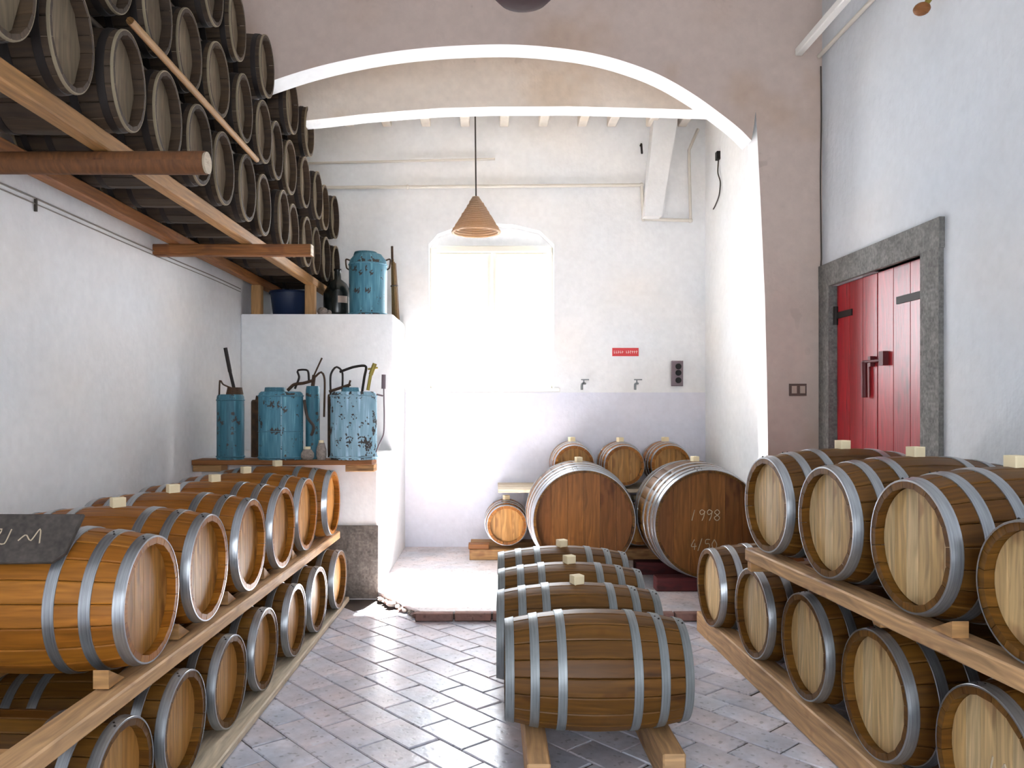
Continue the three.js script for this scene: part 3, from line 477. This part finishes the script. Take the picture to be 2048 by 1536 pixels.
{ // narrow sprayer by the left wall
  const t = thing('sprayer_tank', 'narrow teal sprayer tank with upright lance beside the left wall', 'sprayer', [-1.86, TY, 5.68]);
  part('tank', oval(0.19, 0.17, 0.46, 0.03), M.deepBlue, t); part('rim', merge([ringO(0.19, 0.17, 0.02, 0.006), ringO(0.19, 0.17, 0.42, 0.005)]), M.deepBlue, t);
  part('lid', new THREE.CylinderGeometry(0.05, 0.06, 0.05, 20).translate(0.03, 0.485, 0), M.iron, t);
  part('lance', merge([straight(v3(0.03, 0.48, 0), v3(0.0, 0.62, 0.01), 0.012), straight(v3(0.0, 0.62, 0.01), v3(-0.03, 0.79, 0.02), 0.014)]), M.darkIron, t);
  part('handle', tube([v3(-0.08, 0.46, 0), v3(-0.075, 0.56, 0), v3(-0.05, 0.53, 0), v3(0.02, 0.5, 0)], 0.006), M.iron, t);
}
{
  const t = thing('rusty_canister', 'dark rusty canister squeezed between two teal sprayer tanks', 'canister', [-1.70, 1.02, 5.89]);
  part('body', oval(0.15, 0.15, 0.42, 0.02), M.iron, t); part('lid', new THREE.CylinderGeometry(0.04, 0.045, 0.03, 18).translate(0, 0.435, 0), M.iron, t);
}
{
  const t = thing('sprayer_tank', 'wide turquoise sprayer tank with bright vertical seam and flat lid', 'sprayer', [-1.503, TY, 5.68]);
  part('tank', oval(0.315, 0.2, 0.48, 0.03), M.blue, t); part('rim', merge([ringO(0.315, 0.2, 0.015, 0.007), ringO(0.315, 0.2, 0.45, 0.006), ringO(0.315, 0.2, 0.2, 0.003)]), M.blue, t);
  part('seam', bar(0.008, 0.44, 0.006, 0.001).translate(0.03, 0.23, 0.1), M.paleBlue, t);
  part('lid', new THREE.CylinderGeometry(0.07, 0.075, 0.03, 24).translate(-0.04, 0.495, 0), M.deepBlue, t);
  part('pump_lever', tube([v3(0.05, 0.49, 0), v3(0.1, 0.53, 0.02), v3(0.17, 0.54, 0.03), v3(0.24, 0.56, 0.03)], 0.012), M.iron, t);
  part('pump_rod', tube([v3(0.1, 0.5, 0), v3(0.13, 0.58, 0), v3(0.12, 0.63, 0), v3(0.19, 0.63, 0), v3(0.2, 0.56, 0)], 0.008), M.darkIron, t);
}
{
  const t = thing('pump_cylinder', 'slim blue pump cylinder with curled hose between the wide tanks', 'pump', [-1.285, TY, 5.72]);
  part('cylinder', oval(0.1, 0.1, 0.52, 0.06), M.deepBlue, t);
  part('hose', tube([v3(-0.05, 0.42, 0.05), v3(-0.02, 0.3, 0.08), v3(0.02, 0.24, 0.07), v3(0.015, 0.2, 0.06), v3(0, 0.17, 0.05)], 0.01, 30), M.rubber, t);
  part('nozzle', merge([straight(v3(0, 0.52, 0), v3(0.01, 0.6, 0), 0.014), straight(v3(0.01, 0.6, 0), v3(0.07, 0.72, 0.02), 0.006), tube([v3(0.01, 0.58, 0), v3(0.06, 0.62, 0), v3(0.085, 0.56, 0), v3(0.085, 0.3, 0.02)], 0.008)]), M.iron, t);
}
{
  const t = thing('hand_pump', 'brown upright hand pump with looped handle between wide tanks', 'pump', [-1.175, 1.02, 5.86]);
  part('barrel', oval(0.065, 0.065, 0.46, 0.02), M.iron, t);
  part('loop_handle', tube([v3(-0.01, 0.45, 0), v3(-0.01, 0.6, 0), v3(0.03, 0.66, 0), v3(0.075, 0.62, 0), v3(0.075, 0.48, 0)], 0.008, 30), M.darkIron, t);
}
const jar = (x, D, r, h, lab) => { const t = thing('pale_jar', lab, 'jar', [x, TY, D]); const g = new THREE.LatheGeometry([[0, 0], [0.75, 0], [1, 0.25], [1, 0.6], [0.7, 0.9], [0.62, 1], [0, 1]].map(([a, b]) => new THREE.Vector2(a * r, b * h)), 24); part('body', g, M.rubble, t); part('stopper', new THREE.CylinderGeometry(r * 0.5, r * 0.5, 0.02, 16).translate(0, h + 0.008, 0), M.cork, t); };
jar(-1.3, 5.62, 0.045, 0.075, 'squat pale jar at the foot of the slim blue pump'); jar(-1.2, 5.61, 0.036, 0.12, 'taller cream jar at the foot of the brown hand pump');
{
  const t = thing('sprayer_tank', 'worn pale blue sprayer tank with bent spray pipe and lance', 'sprayer', [-0.985, TY, 5.68]);
  part('tank', oval(0.33, 0.2, 0.48, 0.035), M.paleBlue, t); part('rim', merge([ringO(0.33, 0.2, 0.02, 0.007), ringO(0.33, 0.2, 0.45, 0.006)]), M.paleBlue, t);
  part('lid', new THREE.CylinderGeometry(0.06, 0.065, 0.03, 24).translate(-0.02, 0.495, 0), M.blue, t);
  part('spray_pipe', tube([v3(0.06, 0.48, 0), v3(0.075, 0.58, 0), v3(0.085, 0.66, 0), v3(0.0, 0.655, 0), v3(-0.1, 0.62, 0)], 0.01, 40), M.darkIron, t);
  part('valve', merge([straight(v3(0.1, 0.49, 0), v3(0.12, 0.6, 0), 0.012), straight(v3(0.12, 0.6, 0), v3(0.15, 0.68, 0), 0.016), straight(v3(0.1, 0.64, 0), v3(0.17, 0.65, 0), 0.007)]), M.brass, t);
  part('lever', merge([straight(v3(-0.17, 0.48, 0.02), v3(-0.02, 0.53, 0.02), 0.01), straight(v3(-0.04, 0.5, 0.02), v3(-0.02, 0.56, 0.02), 0.007)]), M.iron, t);
  part('lance', merge([straight(v3(0.165, 0.46, 0.02), v3(0.21, 0.45, 0.03), 0.006), straight(v3(0.215, 0.5, 0.03), v3(0.217, 0.6, 0.03), 0.015), tube([v3(0.217, 0.5, 0.03), v3(0.22, 0.3, 0.03), v3(0.215, 0.18, 0.03), v3(0.18, 0.1, 0.03), v3(0.16, 0.05, 0.02)], 0.005)]), M.plastic, t);
}
// things on the upper step of the counter
{
  const t = thing('milk_can', 'tall blue tin with narrow shoulder on top of the masonry counter', 'tin', [-1.07, 2.16, 6.88]);
  const pr = [[0, 0], [0.16, 0], [0.163, 0.44], [0.155, 0.48], [0.125, 0.515], [0.115, 0.53], [0, 0.53]].map(([a, b]) => new THREE.Vector2(a, b)), g = toCreasedNormals(new THREE.LatheGeometry(pr, 36).toNonIndexed(), 0.6), uv = g.attributes.uv; for (let i = 0; i < uv.count; i++) uv.setXY(i, uv.getX(i) * 1.0, g.attributes.position.getY(i));
  part('body', g, M.blue, t); part('neck', new THREE.CylinderGeometry(0.095, 0.105, 0.03, 28).translate(-0.02, 0.535, 0), M.deepBlue, t); part('rim', merge([ringO(0.326, 0.326, 0.02, 0.006), ringO(0.326, 0.326, 0.44, 0.006)]), M.blue, t);
  for (const s of [-1, 1]) part('handle', tube([v3(s * 0.15, 0.48, 0), v3(s * 0.19, 0.49, 0), v3(s * 0.185, 0.42, 0), v3(s * 0.16, 0.4, 0)], 0.007), M.iron, t);
}
{
  const t = thing('twig_broom', 'upright twig broom beside the blue tin on the counter', 'broom', [-0.865, 2.16, 7.15]);
  part('stick', straight(v3(-0.02, 0.02, 0), v3(-0.035, 0.66, -0.02), 0.011), M.iron, t);
  const r = rng(44), l = []; for (let i = 0; i < 46; i++) { const a = r() * 6.28, q = Math.sqrt(r()) * 0.035; l.push(straight(v3(Math.cos(a) * q, 0, Math.sin(a) * q), v3(-0.02 + Math.cos(a) * q * 0.6, 0.34 + r() * 0.2, Math.sin(a) * q * 0.6), 0.0035, 4)); }
  const m = part('twigs', merge(l), M.straw, t); m.userData.kind = 'stuff';
  part('binding', new THREE.TorusGeometry(0.03, 0.006, 6, 20).rotateX(Math.PI / 2).translate(-0.012, 0.3, 0), M.rubber, t);
}
{
  const t = thing('demijohn', 'dark glass demijohn beside the blue tin on the counter', 'demijohn', [-1.37, 2.16, 7.08]);
  const g = new THREE.LatheGeometry([[0, 0], [0.1, 0], [0.125, 0.05], [0.125, 0.22], [0.08, 0.31], [0.03, 0.35], [0.028, 0.42], [0.035, 0.425], [0.035, 0.44], [0, 0.44]].map(([a, b]) => new THREE.Vector2(a, b)), 32); part('body', g, M.bottle, t);
  part('paper_tag', new THREE.CylinderGeometry(0.1265, 0.1265, 0.06, 12, 1, true, 0.2, 0.7).translate(0, 0.16, 0), M.ivory, t);
}
{
  const t = thing('plastic_tub', 'navy blue plastic tub between the posts on the counter', 'tub', [-1.76, 2.16, 6.95]);
  const g = new THREE.LatheGeometry([[0, 0], [0.14, 0], [0.165, 0.2], [0.172, 0.205], [0.172, 0.22], [0.15, 0.22], [0.13, 0.02], [0, 0.02]].map(([a, b]) => new THREE.Vector2(a, b)), 32); part('body', g, M.navy, t);
  part('rim', ringO(0.345, 0.345, 0.205, 0.006), M.navy, t);
}
{ const r = rng(9); [[-1.43, 6.78, 0.035], [-1.39, 6.8, 0.025], [-1.46, 6.84, 0.04]].forEach(([x, D, s], i) => { const g = new THREE.DodecahedronGeometry(s, 0); g.rotateY(r() * 5); g.computeBoundingBox(); g.translate(x, 2.16 - g.boundingBox.min.y, -D); solo('plaster_lump', g, M.rubble, ['middle-sized pale plaster lump on the counter beside the open-edge post', 'smallest pale plaster lump on the counter beside the open-edge post', 'largest pale plaster lump on the counter behind the open-edge post'][i], 'lump', 'plaster lumps on the counter'); }); }

// ------------------------------------------------------------------ lamps, pipes, cables, fittings
{
  const t = thing('straw_lamp', 'conical woven straw lampshade hanging on a cord before the window', 'lamp', [-0.14, 2.86, 6.8]);
  const l = []; for (let i = 0; i < 17; i++) { const k = i / 16, r = mix(0.2, 0.022, k), g = new THREE.TorusGeometry(r, 0.011, 7, 36); g.rotateX(Math.PI / 2); g.translate((R() - 0.5) * 0.006, 0.01 + k * 0.29, (R() - 0.5) * 0.006); l.push(g); }
  part('shade', merge(l), M.strawShade, t); part('socket', new THREE.CylinderGeometry(0.02, 0.024, 0.07, 16).translate(0, 0.27, 0), M.darkIron, t);
  part('cord', straight(v3(0, 0.3, 0), v3(-0.01, TOPB - 2.86, 0), 0.0065), M.cableDark, t);
  part('bulb', new THREE.SphereGeometry(0.032, 16, 12).translate(0, 0.2, 0), M.whitePaint, t);
}
{
  const t = thing('red_pendant_lamp', 'dark red bowl lamp hanging in front of the arch top', 'lamp', [0.155, 3.408, 4.0]);
  const g = new THREE.LatheGeometry([[0, 0], [0.06, 0.004], [0.12, 0.02], [0.15, 0.05], [0.145, 0.055], [0.1, 0.06], [0.05, 0.12], [0.02, 0.2], [0, 0.2]].map(([a, b]) => new THREE.Vector2(a, b)), 32); part('bowl', g, M.lampRed, t);
  part('stem', straight(v3(0, 0.19, 0), v3(0, TOP - 3.408, 0), 0.01), M.darkIron, t);
}
{
  const t = thing('wall_peg', 'yellow-brown wooden peg with knob high on the right wall', 'peg', [2.2, 3.37, 3.96]);
  part('rod', straight(v3(0, 0.14, 0.16), v3(-0.06, 0.02, 0.02), 0.014), M.brass, t);
  const g = new THREE.SphereGeometry(0.04, 14, 10); g.scale(1, 0.75, 1); g.translate(-0.075, -0.002, 0); part('knob', g, M.pineOld, t);
}
solo('ceiling_batten', beamBetween(V(2.04, 3.755, DREAR + 0.02), V(2.04, 3.755, DA - 0.01), 0.05, 0.05, 1), M.whitePaint, 'white batten running high along the right wall', 'batten');
solo('wall_pipe', merge([straight(V(2.175, 3.725, DREAR + 0.02), V(2.175, 3.725, DA - 0.01), 0.014)]), M.pipe, 'thin pale pipe under the batten on the right wall', 'pipe');
solo('wall_cable', merge([tube([V(2.188, 3.66, DA - 0.01), V(2.19, 3.3, DA - 0.012), V(2.186, 2.9, DA - 0.008), V(2.19, 2.4, DA - 0.012), V(2.187, 2.33, DA - 0.01)], 0.004, 30)]), M.cableDark, 'dark cable down the corner between arch and red door', 'cable');
{
  const pts = (dy) => [0, 1.2, 2.4, 3.6, 4.8, 6.0, 6.68].map((D, i) => V(XL + 0.006, 2.335 + dy + D * 0.005 + (i % 2) * 0.006, D));
  const t = thing('wall_cable', 'two thin cables clipped along the left wall below the overhead shelf', 'cable');
  part('wire', tube(pts(0), 0.004, 60, 5), M.cable, t); part('wire', tube(pts(-0.025), 0.003, 60, 5), M.cable, t); part('clip', boxAt(XL, XL + 0.012, 2.3, 2.36, 3.68, 3.69), M.cableDark, t);
}
{ // conduit on the far wall
  const D = DB - 0.03, Q = (x, y) => V(x, y, D);
  const t = thing('wall_conduit', 'pale conduit stepping round the brace on the far wall', 'pipe');
  part('pipe', merge([straight(Q(-2.011, 3.45), Q(1.41, 3.478), 0.016), straight(Q(1.41, 3.478), Q(1.429, 3.156), 0.016), straight(Q(1.429, 3.156), Q(1.874, 3.142), 0.016), straight(Q(1.874, 3.142), Q(1.859, 3.809), 0.014), straight(Q(1.859, 3.809), Q(1.945, 4.008), 0.014)]), M.pipe, t);
  for (const [x, y] of [[1.41, 3.478], [1.429, 3.156], [1.874, 3.142], [-0.804, 3.459]]) { const g = new THREE.SphereGeometry(0.022, 10, 8), p = Q(x, y); g.translate(p.x, p.y, p.z); part('joint', g, M.pipe, t); }
  solo('wall_ledge', beamBetween(Q(-2.011, 3.677), Q(0.024, 3.724), 0.018, 0.03), M.pipe, 'faint horizontal ledge strip on the far wall above the conduit', 'ledge');
}
{ // hanging wire on the side wall of the back room
  const t = thing('hanging_wire', 'dark wire dangling from a small box on side wall beyond arch', 'wire');
  const p = [V(XRB - 0.01, 3.58, 7.12), V(XRB - 0.02, 3.46, 7.1), V(XRB - 0.012, 3.36, 7.05), V(XRB - 0.02, 3.25, 7.06), V(XRB - 0.012, 3.2, 7.2), V(XRB - 0.01, 3.18, 7.28)];
  part('wire', tube(p, 0.006, 30), M.cableDark, t); part('box', boxAt(XRB - 0.03, XRB, 3.58, 3.65, 7.09, 7.15), M.black, t);
  const h = thing('wall_hook', 'small dark iron hook beside the leaning brace on far wall', 'hook', [1.405, 3.86, DB]);
  part('hook', merge([straight(v3(0, 0, 0), v3(0, 0, 0.05), 0.008), tube([v3(0, 0, 0.05), v3(0, -0.04, 0.06), v3(0.005, -0.08, 0.05), v3(0.01, -0.08, 0.03)], 0.01)]), M.darkIron, h);
}
{
  const t = thing('wall_sign', 'small red sign with white lettering on the far wall', 'sign', [1.262, 1.86, DB]);
  part('plate', bar(0.25, 0.078, 0.006, 0.001).translate(0, 0.039, 0.004), M.signRed, t);
  const r = rng(3), l = []; for (let i = 0; i < 12; i++) { if (i === 5) continue; const x = -0.107 + i * 0.0192; l.push(bar(0.0035, 0.02 + r() * 0.012, 0.002, 0.0004).translate(x, 0.039, 0.008)); l.push(bar(0.011, 0.0035, 0.002, 0.0004).translate(x + 0.005, 0.03 + r() * 0.018, 0.008)); }
  part('lettering', merge(l), M.whitePaint, t);
}
{
  const t = thing('switch_box', 'grey mauve electrical box with sockets on the far wall', 'switch box', [1.748, 1.575, DB]);
  part('case', bar(0.105, 0.24, 0.05, 0.006).translate(0, 0.12, 0.025), M.plastic, t);
  for (const y of [0.055, 0.125, 0.185]) part('socket', new THREE.CylinderGeometry(0.028, 0.028, 0.012, 18).rotateX(Math.PI / 2).translate(0.006, y, 0.052), M.black, t);
}
for (const [x, lab] of [[0.86, 'small metal tap on far wall, nearer the window'], [1.36, 'small metal tap on far wall below the red sign']]) {
  const t = thing('water_tap', lab, 'tap', [x, 1.6, DB], 0, 'taps on the far wall');
  part('spout', tube([v3(0.02, 0, 0), v3(0, 0, 0.06), v3(-0.02, -0.01, 0.09), v3(-0.022, -0.06, 0.095)], 0.011), M.zincDull, t); part('handle', bar(0.075, 0.01, 0.014, 0.002).translate(0.012, 0.035, 0.06), M.zincDull, t); part('stem', new THREE.CylinderGeometry(0.006, 0.006, 0.035, 10).translate(0, 0.017, 0.06), M.zincDull, t);
}
{
  const t = thing('light_switch', 'double brown light switch on the arch wall beside the red door', 'switch', [2.035, 1.465, DA]);
  part('plate', bar(0.115, 0.08, 0.014, 0.003).translate(0, 0.04, 0.007), M.plate, t);
  part('rocker', bar(0.034, 0.05, 0.012, 0.003).translate(0.028, 0.04, 0.016), M.ivory, t); part('rocker', bar(0.034, 0.05, 0.01, 0.003).translate(-0.026, 0.04, 0.015), M.ivory, t);
}

scene.traverse((o) => { if (o.isMesh) { o.castShadow = true; o.receiveShadow = true; } });
renderer.render(scene, camera);
